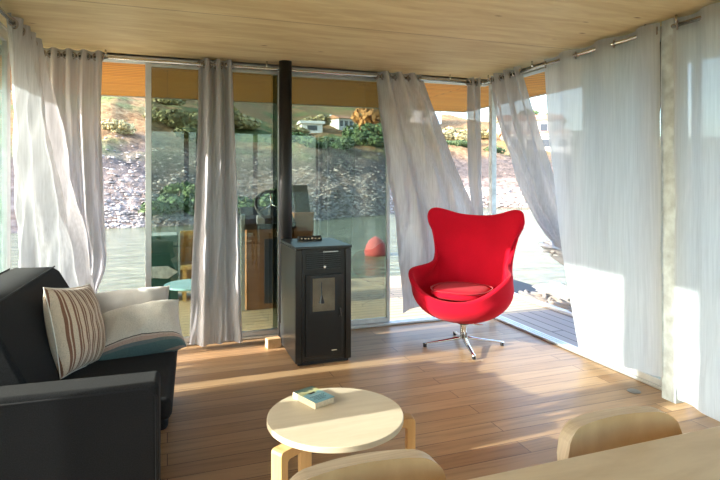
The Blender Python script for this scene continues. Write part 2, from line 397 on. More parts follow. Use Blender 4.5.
def cat(p0, p1, p2, p3, t):
    return .5*((2*p1)+(-p0+p2)*t+(2*p0-5*p1+4*p2-p3)*t*t+(-p0+3*p1-3*p2+p3)*t**3)
def curtain(label, rows, folds, seed, mat='curtain', nu=120, nv=64, group=None, grom=None, bulge=0, wrinkle=0, swirl=0):
    """rows: list of (A, B, amp) from the rod down; folds are waves across A-B"""
    rnd = random.Random(seed); ph = rnd.uniform(0, 6)*0; n = len(rows)
    rows = [(Vector(a), Vector(b), am) for a, b, am in rows]
    pts = []
    for j in range(nv+1):
        t = j/nv*(n-1); i = min(int(t), n-2); f = t-i
        g = lambda k: rows[max(0, min(n-1, k))]
        A = cat(g(i-1)[0], g(i)[0], g(i+1)[0], g(i+2)[0], f); B = cat(g(i-1)[1], g(i)[1], g(i+1)[1], g(i+2)[1], f)
        am = g(i)[2]*(1-f)+g(i+1)[2]*f
        d = (B-A); d.z = 0; nrm = Vector((-d.y, d.x, 0)).normalized(); v = j/nv
        row = []
        for k in range(nu+1):
            u = k/nu
            uu = u + swirl*v*math.sin(u*PI*2+seed)*.08
            w = math.sin(uu*folds*2*PI+ph)
            w2 = math.sin(uu*folds*2*PI*.53+seed*1.7+v*1.2)*min(1, v*2.5)*.55
            w3 = math.sin(uu*folds*2*PI*1.9+seed*2.3+v*2.0)*min(1, v*2)*.25
            sharp = math.copysign(abs(w)**.8, w)
            p = A.lerp(B, u) + nrm*(am*(sharp*(1-.3*min(1, v*2))+w2+w3) + bulge*math.sin(u*PI)*math.sin(v*PI))
            if wrinkle:
                q = noise.noise(Vector((u*7+seed, v*5+u*4, seed))); p += nrm*wrinkle*q*min(1, v*3)
                q2 = noise.noise(Vector((u*16+v*14, v*3, seed+4))); p += nrm*wrinkle*.4*q2*min(1, v*3)
            row.append(p)
        pts.append(row)
    s = MB(); s.grid(pts)
    o = s.build('curtain', M[mat], smooth=True)
    tag(o, label, 'curtain', group)
    # the grommets the rod passes through sit where the cloth crosses the rod
    A, B, am = rows[0]; d = (B-A).normalized(); zc = RZ
    for k in range(int(folds*2)+1):
        if grom is not None and k % grom: continue
        u = k/(folds*2)
        if u > .99 or u < .005: u = min(max(u, .02), .98)
        c = A.lerp(B, u); c.z = zc
        nr = Vector((-d.y, d.x, 0)); ax = (d*1.0 + nr*(.9 if k % 2 == 0 else -.9)).normalized()
        e1 = ax.cross(Vector((0,0,1))).normalized(); e2 = Vector((0,0,1))
        MB().tube([c+(e1*math.cos(t)+e2*math.sin(t))*.0235 for t in (2*PI*q/20 for q in range(20))], .0055, 8, closed=True).build('grommet', M['bronze'], o, smooth=True)
    return o
ZT = 2.315
G1 = None
curtain('grey curtain gathered on the left wall rod, billowing behind the sofa back',
    [((-.85,3.62,ZT),(-.85,4.28,ZT),.035), ((-.85,3.66,1.85),(-.78,4.36,1.85),.035), ((-.83,3.68,1.2),(-.64,4.34,1.25),.04), ((-.82,3.7,.65),(-.5,4.2,.65),.04), ((-.80,3.72,.12),(-.46,4.1,.2),.04)],
    4, 3, 'curtain', wrinkle=.05)
curtain('grey curtain hanging in the left rear corner beside the open glass, knotted low',
    [((-.86,4.5,ZT),(-.46,4.5,ZT),.033), ((-.84,4.5,1.8),(-.47,4.5,1.8),.035), ((-.76,4.5,1.1),(-.45,4.5,1.15),.05), ((-.66,4.45,.72),(-.43,4.45,.72),.05), ((-.60,4.42,.45),(-.50,4.42,.45),.05), ((-.70,4.4,.08),(-.45,4.4,.08),.04)],
    4, 5, wrinkle=.06, swirl=1)
curtain('narrow grey curtain hanging straight between two glass panels left of the stove',
    [((.235,4.5,ZT),(.495,4.5,ZT),.04), ((.225,4.5,1.6),(.52,4.5,1.6),.042), ((.19,4.49,.8),(.55,4.49,.8),.04), ((.165,4.48,.03),(.575,4.48,.03),.045)],
    3, 11, wrinkle=.03)
curtain('wide grey curtain blown sideways behind the red armchair',
    [((1.75,4.5,ZT),(2.20,4.5,ZT),.045), ((1.80,4.5,1.85),(2.40,4.5,1.85),.05), ((1.86,4.5,1.4),(2.60,4.47,1.35),.045), ((1.94,4.49,.9),(2.76,4.42,.95),.028), ((1.98,4.48,.5),(2.84,4.38,.65),.025), ((2.0,4.47,.14),(2.84,4.34,.42),.02)],
    3.5, 2, bulge=-.10, wrinkle=.05)
curtain('slim grey curtain bundle hanging in the rear right corner by the steel corner post',
    [((2.69,4.5,ZT),(2.82,4.5,ZT),.035), ((2.71,4.5,1.5),(2.84,4.5,1.5),.035), ((2.76,4.5,.9),(2.86,4.5,.9),.03), ((2.76,4.5,.1),(2.86,4.5,.1),.03)],
    2, 8, wrinkle=.02)
curtain('grey curtain swept diagonally out through the open right doorway',
    [((2.85,4.36,ZT),(2.85,3.90,ZT),.045), ((2.93,4.36,1.9),(2.93,3.84,1.9),.055), ((3.06,4.25,1.4),(3.06,3.78,1.4),.05), ((3.14,4.02,.95),(3.14,3.66,.95),.045), ((3.16,3.70,.7),(3.16,3.48,.66),.03), ((3.16,3.45,.3),(3.16,3.30,.28),.03)],
    3, 6, wrinkle=.04)
curtain('flat pale curtain drawn across the right glass, between open doorway and steel post',
    [((2.85,3.60,ZT),(2.85,2.512,ZT),.034), ((2.85,3.54,1.7),(2.85,2.512,1.7),.012), ((2.85,3.40,.9),(2.85,2.512,.9),.007), ((2.86,3.21,.07),(2.87,2.512,.13),.010)],
    3, 9, 'curtain_lit', grom=2, wrinkle=.012)
curtain('pale curtain on the near side of the steel post, its hem resting near the floor',
    [((2.85,2.42,ZT),(2.85,1.05,ZT),.034), ((2.85,2.42,1.6),(2.85,1.05,1.6),.02), ((2.85,2.41,.8),(2.82,1.05,.8),.016), ((2.86,2.40,.04),(2.76,1.10,.03),.014)],
    4, 4, 'curtain_lit', grom=2, wrinkle=.02)
curtain('unseen grey curtain added beside the left steel post to shade the coffee table',
    [((-.85,1.90,ZT),(-.85,2.13,ZT),.04), ((-.85,1.90,1.2),(-.85,2.13,1.2),.04), ((-.91,1.91,.03),(-.91,2.12,.03),.008)],
    2, 13, wrinkle=.02)  # out of view; put here to shade the far half of the coffee table

curtain('unseen narrow curtain added over the left steel post to cast a shadow strip',
    [((-.82,2.30,ZT),(-.82,2.625,ZT),.025), ((-.82,2.30,1.4),(-.82,2.625,1.4),.012), ((-.845,2.30,1.0),(-.845,2.625,1.0),.006)],
    3, 21, 'curtain', wrinkle=.0)  # out of view; placed for the shadow strip on the right curtain and post
curtain('unseen grey curtain added along the left wall to shade the dining table',
    [((-.85,0.0,ZT),(-.85,1.52,ZT),.04), ((-.85,0.05,1.2),(-.85,1.52,1.2),.04), ((-.85,.0,.03),(-.85,1.5,.03),.03)],
    6, 15, wrinkle=.03)  # out of view; added to keep sun off the dining table and chairs
# ------------------------------------------------------------------ sofa
sofa = empty('sofa', (-.04, 2.13, 0), R(-2.5))
tag(sofa, 'dark charcoal fabric two-seat sofa against the left glass wall', 'sofa')
MB().box(-.80, -.10, .04, 1.42, .05, .30).build('base', M['sofa'], sofa, bevel=.02, seg=3)
for x in (-.74, -.16):
    for y in (.1, 1.34): MB().cyl(x, y, 0, .06, .025, 16, .03).build('leg', M['black_matt'], sofa)
def rbox(x0, x1, y0, y1, z0, z1, name, mat, parent, b=.035, seg=5):
    return MB().box(x0, x1, y0, y1, z0, z1).build(name, mat, parent, bevel=b, seg=seg, smooth=True)
rbox(-.80, .05, .165, 1.265, .385, .475, 'seat_cushion', M['sofa'], sofa, .03)
rbox(-.78, .035, .17, 1.26, .345, .39, 'seat_frame', M['sofa'], sofa, .03)
back = MB().prism([(-.86,.10),(-.87,.78),(-.85,.85),(-.80,.868),(-.62,.865),(-.585,.84),(-.53,.74),(-.44,.55),(-.39,.44),(-.40,.30),(-.6,.10)], .155, 1.275).build('backrest', M['sofa'], sofa, bevel=.018, seg=3, smooth=True)
MB().tube([(-.61,.165,.866),(-.61,1.27,.866)], .004, 8).build('piping', M['piping'], back)
MB().tube([(-.83,.165,.862),(-.83,1.27,.862)], .004, 8).build('piping', M['piping'], back)
for y0, y1 in ((0, .15), (1.28, 1.43)):
    a = rbox(-.88, .01, y0, y1, .03, .605, 'armrest', M['sofa'], sofa, .022, 4)
    for yy in (y0+.004, y1-.004):
        MB().tube([(-.86,yy,.582),(-.03,yy,.585),(.0,yy,.555),(.004,yy,.06)], .005, 8).build('piping', M['piping'], a, smooth=True)

def pillow_mesh(w, h, t, n=26, seed=0, sag=.0):
    s = MB(); top = []; bot = []
    def pt(u, v, sg):
        e = (1-abs(u)**2.6)*(1-abs(v)**2.6)
        th = t*.5*(max(0, e)**.55)
        x = u*w/2*(1-.07*(1-v*v)); y = v*h/2*(1-.07*(1-u*u))
        wr = noise.noise(Vector((u*2.4+seed, v*2.4, sg+seed)))*.10 + noise.noise(Vector((u*7, v*3+seed, sg)))*.05
        z = sg*th*(1+wr) - sag*(u*u)
        return (x, y, z)
    for j in range(n+1):
        v = -1+2*j/n
        top.append([pt(-1+2*k/n, v, 1) for k in range(n+1)]); bot.append([pt(-1+2*k/n, v, -1) for k in range(n+1)])
    s.grid(top); s.grid([r[::-1] for r in bot])
    bmesh.ops.remove_doubles(s.bm, verts=s.bm.verts, dist=1e-5)
    return s
def look_rot(xax, nrm):
    n = Vector(nrm).normalized(); x = Vector(xax); x = (x-n*x.dot(n)).normalized(); y = n.cross(x)
    return Matrix((x, y, n)).transposed()
def edge_piping(w, h, parent, mat, r=.004):
    pts = []
    N = 14
    for a, b in (((-1,-1),(1,-1)), ((1,-1),(1,1)), ((1,1),(-1,1)), ((-1,1),(-1,-1))):
        for k in range(N):
            u = a[0]+(b[0]-a[0])*k/N; v = a[1]+(b[1]-a[1])*k/N
            pts.append((u*w/2*(1-.07*(1-v*v)), v*h/2*(1-.07*(1-u*u)), 0))
    return MB().tube(pts, r, 8, closed=True).build('piping', mat, parent, smooth=True)
p = pillow_mesh(.42, .40, .17, seed=2).build('throw_pillow', M['striped'], smooth=True)
p.location = (-.405, 2.86, .655); p.rotation_euler = look_rot((.25,.93,-.17), (.836,-.25,.237)).to_euler()
tag(p, 'cream and brown striped throw pillow leaning on the sofa back', 'pillow')
edge_piping(.42, .40, p, M['offwhite'], .003)
p = pillow_mesh(.45, .33, .19, seed=5).build('throw_pillow', M['grey_linen'], smooth=True)
p.location = (-.21, 3.29, .60); p.rotation_euler = look_rot((1,.12,-.12), (-.05,-.65,.76)).to_euler()
tag(p, 'plain off-white throw pillow at the far end of the sofa, behind the colour-banded one', 'pillow')
edge_piping(.45, .33, p, M['grey_linen'], .003)
OW = (.72,.68,.61)
M['banded'] = mat_stripes('banded_linen', [(0, (.35,.28,.24)), (.055, (.09,.16,.16)), (.10, (.16,.19,.19)), (.122, (.52,.36,.30)), (.15, (.60,.48,.40)), (.163, (.06,.05,.05)), (.171, OW)], 'Y', 2.0, 0)
p = pillow_mesh(.43, .34, .23, seed=9).build('throw_pillow', M['banded'], smooth=True)
p.location = (-.135, 3.04, .560); p.rotation_euler = look_rot((1,.12,-.01), (-.10,-.55,.83)).to_euler()
tag(p, 'off-white throw pillow with a teal and brown striped edge band on the sofa seat', 'pillow')
# ------------------------------------------------------------------ pellet stove
st = empty('pellet_stove', (1.08, 4.09, 0))
tag(st, 'tall black pellet stove standing by the rear glass wall', 'stove')
W, D, HS = .212, .275, .862
MB().box(-W+.012, W-.012, -D+.012, D, .025, HS-.02).build('body', M['black_steel'], st, bevel=.006)
for sx in (-1, 1):
    MB().box(min(sx*W, sx*(W-.03)), max(sx*W, sx*(W-.03)), -D+.03, D-.01, .02, HS-.025).build('side_panel', M['black_side'], st, bevel=.004)
    MB().prism([(sx*W, -D+.03), (sx*W, -D+.01), (sx*(W-.045), -D), (sx*(W-.06), -D+.03)], .02, HS-.025, 'z').build('corner_trim', M['black_steel'], st, bevel=.003)
MB().box(-W-.004, W+.004, -D-.006, D+.004, HS-.02, HS).build('top_plate', M['black_side'], st, bevel=.006, seg=3)
MB().box(-W+.02, W-.02, -D+.02, D-.02, 0, .03).build('base', M['black_matt'], st)
MB().box(-.137, .137, -D-.008, -D+.012, .06, .655).build('door', M['black_steel'], st, bevel=.004)
dr = [o for o in st.children if o.name.startswith('door')][0]
MB().box(-.105, .097, -D-.0095, -D-.007, .375, .65).build('door_frame', M['black_matt'], dr, bevel=.001)
MB().box(-.088, .078, -D-.011, -D-.009, .39, .63).build('fire_window', M['fire_clay'], dr)
w_ = MB().box(-.09, .08, -D-.013, -D-.0115, .388, .632).build('door_glass', glass('stove_pane', (.8,.76,.7), 1.2), dr)
s = MB().cyl(-.022, -D-.0115, .50, .60, .0035, 8); s.tube([(-.022,-D-.0115,.505),(-.022,-D-.0115,.45)], [.006,.022], 12); s.build('fire_pot', M['black_matt'], dr)
MB().tube([(.118,-D-.01,.40),(.118,-D-.03,.40),(.118,-D-.03,.345),(.118,-D-.01,.345)], .006, 8).build('handle', M['black_matt'], dr, smooth=True)
MB().box(.055, .095, -D-.0095, -D-.0085, .095, .101).build('maker_badge', M['led'], dr)
g = MB()
for k in range(9): g.box(-.13, .125, -D-.006, -D+.002, .695+k*.0145, .700+k*.0145)
g.box(-.003, .003, -D-.008, -D+.002, .69, .83)
g.build('grille', M['black_side'], st)
MB().box(-.008, .105, -D-.010, -D-.004, .818, .824).build('grille_bar', M['alu'], st)
kb = MB().tube([(0,-D+.0,.712),(0,-D-.02,.712)], .011, 16).build('knob', M['chrome'], st, smooth=True, bevel=.002)
cp = MB().prism([(.10, HS), (.16, HS), (.15, HS+.032), (.125, HS+.036)], -.10, .09, 'x').build('control_panel', M['black_matt'], st, bevel=.003)
for k in range(6):
    MB().box(-.082+k*.028, -.070+k*.028+.004*(k%2), .108, .111, HS+.010, HS+.018+.004*(k%3==0)).build('panel_button', M['led'], cp)
fl = MB().tube([(-.155,.355,.16),(-.155,.355,H-.002)], .053, 32)
fl.build('flue_pipe', M['black_matt'], st, smooth=True)
MB().tube([(-.155,.26,.22),(-.155,.352,.22)], .04, 24).build('flue_elbow', M['black_matt'], st, smooth=True)
MB().tube([(-.155,.355,0),(-.155,.355,.165)], [.06,.056], 32).build('flue_base', M['black_matt'], st, smooth=True)

t = MB().box(-.055, .055, -.035, .035, 0, .075).build('wood_block', M['wood_block'], bevel=.003); t.location = (.80, 4.33, 0.001); t.rotation_euler = (0,0,R(8))
tag(t, 'small raw wooden block on the floor left of the stove', 'wood block')

# ------------------------------------------------------------------ red egg armchair
def keyed(keys, th):
    n = len(keys)
    for i in range(n-1):
        if keys[i][0] <= th <= keys[i+1][0]:
            f = (th-keys[i][0])/(keys[i+1][0]-keys[i][0])
            g = lambda k: Vector(keys[k][1:]) if 0 <= k < n else (Vector((keys[-k][1], -keys[-k][2], keys[-k][3])) if k < 0 else Vector((keys[2*n-2-k][1], -keys[2*n-2-k][2], keys[2*n-2-k][3])))
            return cat(g(i-1), g(i), g(i+1), g(i+2), f)
    return Vector(keys[-1][1:])
RIM = [(0,-.385,0,1.055),(20,-.355,.18,1.07),(38,-.285,.37,1.125),(48,-.25,.435,1.085),(58,-.245,.41,.985),(68,-.235,.345,.88),(79,-.205,.31,.77),(90,-.15,.305,.69),(99,-.055,.345,.645),(108,.05,.405,.63),(122,.18,.425,.615),(136,.285,.37,.555),(150,.345,.265,.48),(165,.375,.14,.435),(180,.385,0,.425)]
ARML = [(0,-.30,0,.46),(20,-.285,.12,.46),(38,-.255,.22,.46),(50,-.225,.27,.46),(62,-.185,.32,.46),(75,-.13,.355,.46),(88,-.05,.385,.46),(97,.0,.40,.455),(108,.07,.41,.45),(122,.17,.395,.44),(136,.26,.34,.41),(150,.325,.245,.37),(165,.365,.12,.345),(180,.38,0,.34)]
ch = empty('egg_armchair', (2.28, 3.86, 0), math.atan2(-3.86, -2.28) - R(19))
tag(ch, 'red wool egg-shaped armchair on a metal star base, before the blown curtain', 'armchair')
NT, NV = 144, 26
rows = []
for j in range(NV+1):
    t = j/NV; row = []
    for i in range(NT):
        a = 360*i/NT; th = a if a <= 180 else 360-a; sg = 1 if a <= 180 else -1
        rim = keyed(RIM, th); mid = keyed(ARML, th); rim.y *= sg; mid.y *= sg
        if th in (0, 180): rim.y = mid.y = 0
        B = Vector((.03, 0, .205)); out = Vector((mid.x-.03, mid.y, 0))
        P1 = B + out*.62
        if t < .42:
            f = t/.42; f = f**.9   # belly: quadratic-ish from pole to mid
            k0 = B + out*.50; k0.z = B.z; k3 = B + out*.93; k3.z = mid.z-(mid.z-B.z)*.62
            p = (1-f)**3*B + 3*f*(1-f)**2*k0 + 3*f*f*(1-f)*k3 + f**3*mid
        else:
            f = (t-.42)/.58
            tan = Vector((mid.x-mid.x, 0, 1))*(rim.z-mid.z)*.45
            k1 = mid + Vector((0,0,max(.02, (rim.z-mid.z)*.35)))
            # bulge inward slightly before the rim, then flare
            k2 = mid.lerp(rim, .62); k2.z = mid.z+(rim.z-mid.z)*.70
            p = (1-f)**3*mid + 3*f*(1-f)**2*k1 + 3*f*f*(1-f)*k2 + f**3*rim
        row.append(p)
    rows.append(row)
s = MB()
pole = s.bm.verts.new((.03,0,.205)); V = s.grid(rows[1:], closed_u=True)
for k in range(NT): s.bm.faces.new((pole, V[0][(k+1)%NT], V[0][k]))
shell = s.build('shell', M['red'], ch, smooth=True)
md = shell.modifiers.new('s', 'SOLIDIFY'); md.thickness = .040; md.offset = -1
md.use_even_offset = False
md = shell.modifiers.new('m', 'SMOOTH'); md.factor = .5; md.iterations = 14
md = shell.modifiers.new('b', 'BEVEL'); md.width = .017; md.segments = 4; md.limit_method = 'ANGLE'; md.angle_limit = R(50)

# seat cushion: a round-fronted pad inside the shell
s = MB(); rows = []
def cush(a, r, z):
    c, q = math.cos(a), math.sin(a); L = (abs(c)**2.6+abs(q)**2.6)**(-1/2.6)
    return (.075+c*L*.235*r, q*L*.235*r, z)
prof = [(.0,.475),(.4,.477),(.75,.474),(.93,.462),(1.0,.435),(.97,.41),(.85,.40),(.4,.395),(0,.395)]
for r, z in prof: rows.append([cush(2*PI*k/40, max(r,.001), z+.015) for k in range(40)])
s.grid(rows, closed_u=True); cu = s.build('seat_cushion', M['red'], ch, smooth=True, sub=1)
MB().tube([cush(2*PI*k/48, .985, .478) for k in range(48)], .005, 8, closed=True).build('piping', M['red_dark'], cu, smooth=True)
MB().tube([(.03,0,.21),(.03,0,.18),(.03,0,.075)], [.036,.028,.027], 20).build('column', M['chrome'], ch, smooth=True)
MB().tube([(.03,0,.185),(.03,0,.205)], [.05,.07], 20).build('swivel_plate', M['black_matt'], ch, smooth=True)
MB().tube([(.03,.03,.19),(.04,.17,.195)], .006, 8).build('tilt_lever', M['chrome'], ch, smooth=True)
for k in range(4):
    a = R(19+14) + k*PI/2
    s = MB(); rr = []
    for f in [q/8 for q in range(9)]:
        d = .02 + .31*f; z = .082-.052*f**.8; w = .022-.010*f; hh = .020-.011*f
        cx, cy = .03+math.cos(a)*d, math.sin(a)*d; nx, ny = -math.sin(a)*w, math.cos(a)*w
        rr.append([(cx-nx,cy-ny,z-hh*.6),(cx-nx*.9,cy-ny*.9,z),(cx,cy,z+hh*.4),(cx+nx*.9,cy+ny*.9,z),(cx+nx,cy+ny,z-hh*.6)])
    V = s.grid(rr, closed_u=True); s.bm.faces.new(V[0]); s.bm.faces.new(V[-1][::-1])
    lg = s.build('leg', M['chrome'], ch, smooth=True)
    MB().cyl(.03+math.cos(a)*.315, math.sin(a)*.315, 0, .026, .014, 16).build('foot_glide', M['black_matt'], lg)

# ------------------------------------------------------------------ coffee table and book
ct = empty('coffee_table', (.612, 2.0, 0))
tag(ct, 'small round birch coffee table with bent wooden legs', 'coffee table')
MB().cyl(0, 0, .428, .45, .262, 96).build('tabletop', M['birch'], ct, bevel=.003)
for deg in (-13, 212, 100):
    a = R(deg); c, sn = math.cos(a), math.sin(a)
    mat = Matrix(((c, -sn, 0, 0), (sn, c, 0, 0), (0,0,1,0), (0,0,0,1)))
    prof = [(.10,.392),(.10,.427),(.298,.427),(.306,.423),(.309,.414),(.309,0),(.277,0),(.277,.385),(.270,.392)]
    s = MB(); s.prism(prof, -.026, .026)
    for v in s.bm.verts: v.co = mat @ v.co
    s.build('leg', M['birch_warm'], ct, bevel=.002)
def mat_cover():
    m, nt, out = new_mat('book_cover'); b = principled(nt, out, Roughness=.3)
    tc = nd(nt, 'ShaderNodeTexCoord'); sp = nd(nt, 'ShaderNodeSeparateXYZ'); nt.links.new(tc.outputs['Object'], sp.inputs[0])
    n = nd(nt, 'ShaderNodeTexNoise', Scale=38.0, Detail=3.0); nt.links.new(tc.outputs['Object'], n.inputs['Vector'])
    ad = nd(nt, 'ShaderNodeMath', operation='MULTIPLY_ADD'); ad.inputs[1].default_value = .05; nt.links.new(n.outputs['Fac'], ad.inputs[0]); nt.links.new(sp.outputs['Y'], ad.inputs[2])
    r = nd(nt, 'ShaderNodeMapRange'); r.inputs[1].default_value = -.06; r.inputs[2].default_value = .11; nt.links.new(ad.outputs[0], r.inputs[0])
    nt.links.new(ramp(nt, r.outputs[0], [(.0, (.16,.33,.40)), (.52, (.22,.42,.48)), (.60, (.45,.48,.20)), (.74, (.55,.50,.26)), (.80, (.05,.08,.05)), (1.0, (.03,.05,.04))]), b.inputs['Base Color'])
    return m
bk = empty('book', (.566, 2.152, .4505), R(22.5)); tag(bk, 'paperback book with a blue and green cover lying on the coffee table', 'book')
MB().box(-.048, .045, -.074, .074, .002, .0225).build('pages', M['paper'], bk)
MB().box(-.050, .047, -.076, .076, .0225, .024).build('cover', mat_cover(), bk)
MB().box(-.050, .047, -.076, .076, .0, .0015).build('back_cover', M['paper'], bk)
MB().box(-.0515, -.0495, -.076, .076, .0, .024).build('spine', M['paper'], bk)
cv = [o for o in bk.children if o.name.startswith('cover')][0]
def text(body, size, loc, rz, parent, mat, name='title', ext=.0002, align='CENTER'):
    cu = bpy.data.curves.new(name, 'FONT'); cu.body = body; cu.size = size; cu.extrude = ext; cu.align_x = align; cu.align_y = 'CENTER'
    o = bpy.data.objects.new(name, cu); C.objects.link(o); dg = bpy.context.evaluated_depsgraph_get()
    me = bpy.data.meshes.new_from_object(o.evaluated_get(dg)); C.objects.unlink(o); bpy.data.objects.remove(o)
    q = bpy.data.objects.new(name, me); C.objects.link(q); me.materials.append(mat); q.parent = parent; q.location = loc; q.rotation_euler = (0,0,rz)
    return q
# a boat hull motif and small illegible lines on the cover
MB().prism([(-.02,.018),(.018,.022),(.012,.008),(-.012,.006)], .0241, .0245, 'z').build('cover_motif', M['black_matt'], cv)
for k, w in enumerate((.030, .036, .026, .032, .020)):
    s = MB()
    x = -w
    while x < w:
        l = random.uniform(.005, .011); s.box(x, min(w, x+l), -.012-k*.011, -.0095-k*.011+.001, .0241, .0244); x += l+.003
    s.build('cover_print', M['black_matt'] if k else M['white'], cv)

# ------------------------------------------------------------------ dining table and chairs
dt = empty('dining_table', (.8, .55, 0)); tag(dt, 'birch dining table with a pale top in the near right corner', 'dining table')
MB().box(-1.0, 1.0, -.42, .425, .715, .74).build('tabletop', M['birch_table'], dt, bevel=.003)
for x in (-.92, .92):
    for y in (-.36, .36): MB().box(x-.03, x+.03, y-.03, y+.03, 0, .715).build('leg', M['birch_warm'], dt, bevel=.003)
MB().box(-.9, .9, .34, .36, .65, .715).build('apron', M['birch'], dt)
def dining_chair(x, label):
    c = empty('dining_chair', (x, 1.075, 0)); tag(c, label, 'chair', 'plywood chairs along the dining table')
    # backrest: curved rounded panel, concave towards the table
    w, z0, z1, rc = .185, .54, .748, .062
    s = MB(); front = []; pts = []
    N = 8
    for cx, cz, a0 in ((w-rc, z1-rc, 0), (-w+rc, z1-rc, 90), (-w+rc, z0+rc, 180), (w-rc, z0+rc, 270)):
        for k in range(N+1):
            a = R(a0+90*k/N); pts.append((cx+rc*math.cos(a), cz+rc*math.sin(a)))
    # fill as grid strips so the curve of the panel is smooth
    xs = [-w+2*w*k/32 for k in range(33)]
    def zr(x):
        d = abs(x)-(w-rc)
        if d <= 0: return z0, z1
        h = math.sqrt(max(0, rc*rc-d*d)); return z0+rc-h, z1-rc+h
    def yc(x): return .030-.030*(abs(x)/w)**2*1.4
    rows_f, rows_b = [], []
    for j in range(9):
        f = j/8
        rows_f.append([(x_, yc(x_)-.020+.02*(f-.5)*.6, zr(x_)[0]+(zr(x_)[1]-zr(x_)[0])*f) for x_ in xs])
        rows_b.append([(x_, yc(x_)+.020+.02*(f-.5)*.6, zr(x_)[0]+(zr(x_)[1]-zr(x_)[0])*f) for x_ in xs])
    s.grid(rows_f); s.grid(rows_b)
    br = s.build('backrest', M['chair_face'], c, smooth=True)
    # laminated edge strip closing the panel
    s = MB(); order = [(0,k) for k in range(33)] + [(j,32) for j in range(1,9)] + [(8,k) for k in range(31,-1,-1)] + [(j,0) for j in range(7,0,-1)]
    rings = []
    for j, k in order:
        a = Vector(rows_f[j][k]); b = Vector(rows_b[j][k]); rings.append((a, a.lerp(b,.33), a.lerp(b,.66), b))
    VV = [[s.bm.verts.new(p) for p in r] for r in rings]
    for i in range(len(VV)):
        A, B = VV[i], VV[(i+1)%len(VV)]
        for q in range(3):
            try: s.bm.faces.new((A[q], A[q+1], B[q+1], B[q]))
            except ValueError: pass
    s.build('edge_band', M['chair_edge'], br)
    rbox(-.20, .20, -.40, -.02, .43, .45, 'seat', M['chair_face'], c, .008, 2)
    for sx in (-1, 1):
        MB().tube([(sx*.165,.012,.66),(sx*.165,.004,.45),(sx*.175,.03,0)], [.013,.015,.012], 14).build('leg', M['birch_warm'], c, smooth=True)
        MB().tube([(sx*.165,-.37,.43),(sx*.178,-.385,0)], [.015,.012], 14).build('leg', M['birch_warm'], c, smooth=True)
        MB().tube([(sx*.167,.0,.40),(sx*.167,-.37,.40)], .010, 10).build('seat_rail', M['birch_warm'], c, smooth=True)
    return c
dining_chair(.395, 'plywood chair pushed in at the table, directly in front of the coffee table')
dining_chair(1.085, 'plywood chair pushed in at the table, nearest the steel post and curtains')

# ------------------------------------------------------------------ on the rear deck
hc = empty('boat_helm', (1.0, 5.95, -.02)); tag(hc, 'boat helm station with black steering wheel on the rear deck', 'helm')
s = MB().prism([(-.25,0),(.25,0),(.25,.92),(.10,1.02),(-.25,.86)], -.22, .26, 'x'); s.build('console', M['wood_dark'], hc, bevel=.006)
MB().prism([(-.27,.84),(-.26,.90),(.10,1.06),(.12,1.02)], -.25, .30, 'x').build('dashboard', M['black_matt'], hc, bevel=.004)
MB().box(-.04, .20, -.262, -.25, .06, .74).build('console_door', M['window_dark'], hc, bevel=.003)
MB().prism([(-.26,0),(-.22,0),(-.22,1.0),(-.26,1.0)], -.28, -.24, 'x').build('side_panel', M['alu'], hc)
wc = Vector((.03, -.30, 1.10)); tl = R(35)
e1 = Vector((1,0,0)); e2 = Vector((0, math.sin(tl), math.cos(tl)))
wh = MB().tube([wc+(e1*math.cos(t)+e2*math.sin(t))*.165 for t in (2*PI*q/40 for q in range(40))], .019, 10, closed=True).build('steering_wheel', M['black_matt'], hc, smooth=True)
for k in range(3):
    a = R(90+120*k); MB().tube([wc, wc+(e1*math.cos(a)+e2*math.sin(a))*.16], .010, 8).build('spoke', M['chrome'], wh, smooth=True)
MB().tube([wc, wc+Vector((0,.14,-.20))], .028, 14).build('steering_column', M['black_matt'], hc, smooth=True)
MB().box(-.12, -.04, -.28, -.24, .90, .99).build('switch_panel', M['white'], hc, bevel=.004)
MB().prism([(-.10,1.0),(-.04,1.0),(.12,1.30),(.06,1.30)], .33, .50, 'x').build('chart_screen', M['black_matt'], hc, bevel=.004)
MB().box(.30, .52, -.16, .2, 0, 1.0).build('console_wing', M['wood_dark'], hc, bevel=.004)

bx_ = empty('reflection_box', (-.045, 6.6, -.02)); tag(bx_, 'tall narrow teal canvas-covered locker on the rear deck, seen through the left glass panel', 'reflection stand-in')  # a teal reflection in the glass, built as a solid box
rbox(-.16, .16, -.2, .2, .0, .74, 'body', M['teal'], bx_, .02, 3)
MB().prism([(-.16,.40),(.05,.40),(.16,.33),(.05,.26),(-.16,.28)], -.215, -.195, 'y').build('flap', M['steel'], bx_, bevel=.004)
bc = empty('deck_bench', (.36, 6.7, -.02)); tag(bc, 'yellowish wooden slatted bench on the rear deck beside the teal box', 'bench')
MB().box(-.22, .22, -.04, .0, .05, .76).build('backrest', M['bench_wood'], bc, bevel=.003)
MB().box(-.22, .22, -.38, -.03, .36, .40).build('seat', M['bench_wood'], bc, bevel=.003)
for x in (-.2, .16):
    for y in (-.36, -.08): MB().box(x, x+.04, y, y+.04, 0, .36).build('leg', M['bench_wood'], bc)
sd = empty('side_table', (.23, 5.42, -.02)); tag(sd, 'pale blue round side table on the rear deck, half behind the slim curtain', 'table')
MB().cyl(0, 0, .35, .37, .26, 48).build('tabletop', M['pale_blue'], sd, bevel=.004)
for k in range(3):
    a = R(170+120*k); MB().tube([(math.cos(a)*.23, math.sin(a)*.23, 0), (math.cos(a)*.22, math.sin(a)*.22, .35)], .008, 8).build('leg', M['black_matt'], sd, smooth=True)
s = MB(); s.tube([(0,0,0),(0,0,.12),(0,0,.28),(0,0,.40),(0,0,.47),(0,0,.50)], [.26,.28,.24,.17,.08,.02], 28)
b_ = s.build('mooring_buoy', M['rosy'], smooth=True); b_.location = (4.75, 12.2, -.55); tag(b_, 'round red buoy floating on the water beyond the rear deck', 'buoy')
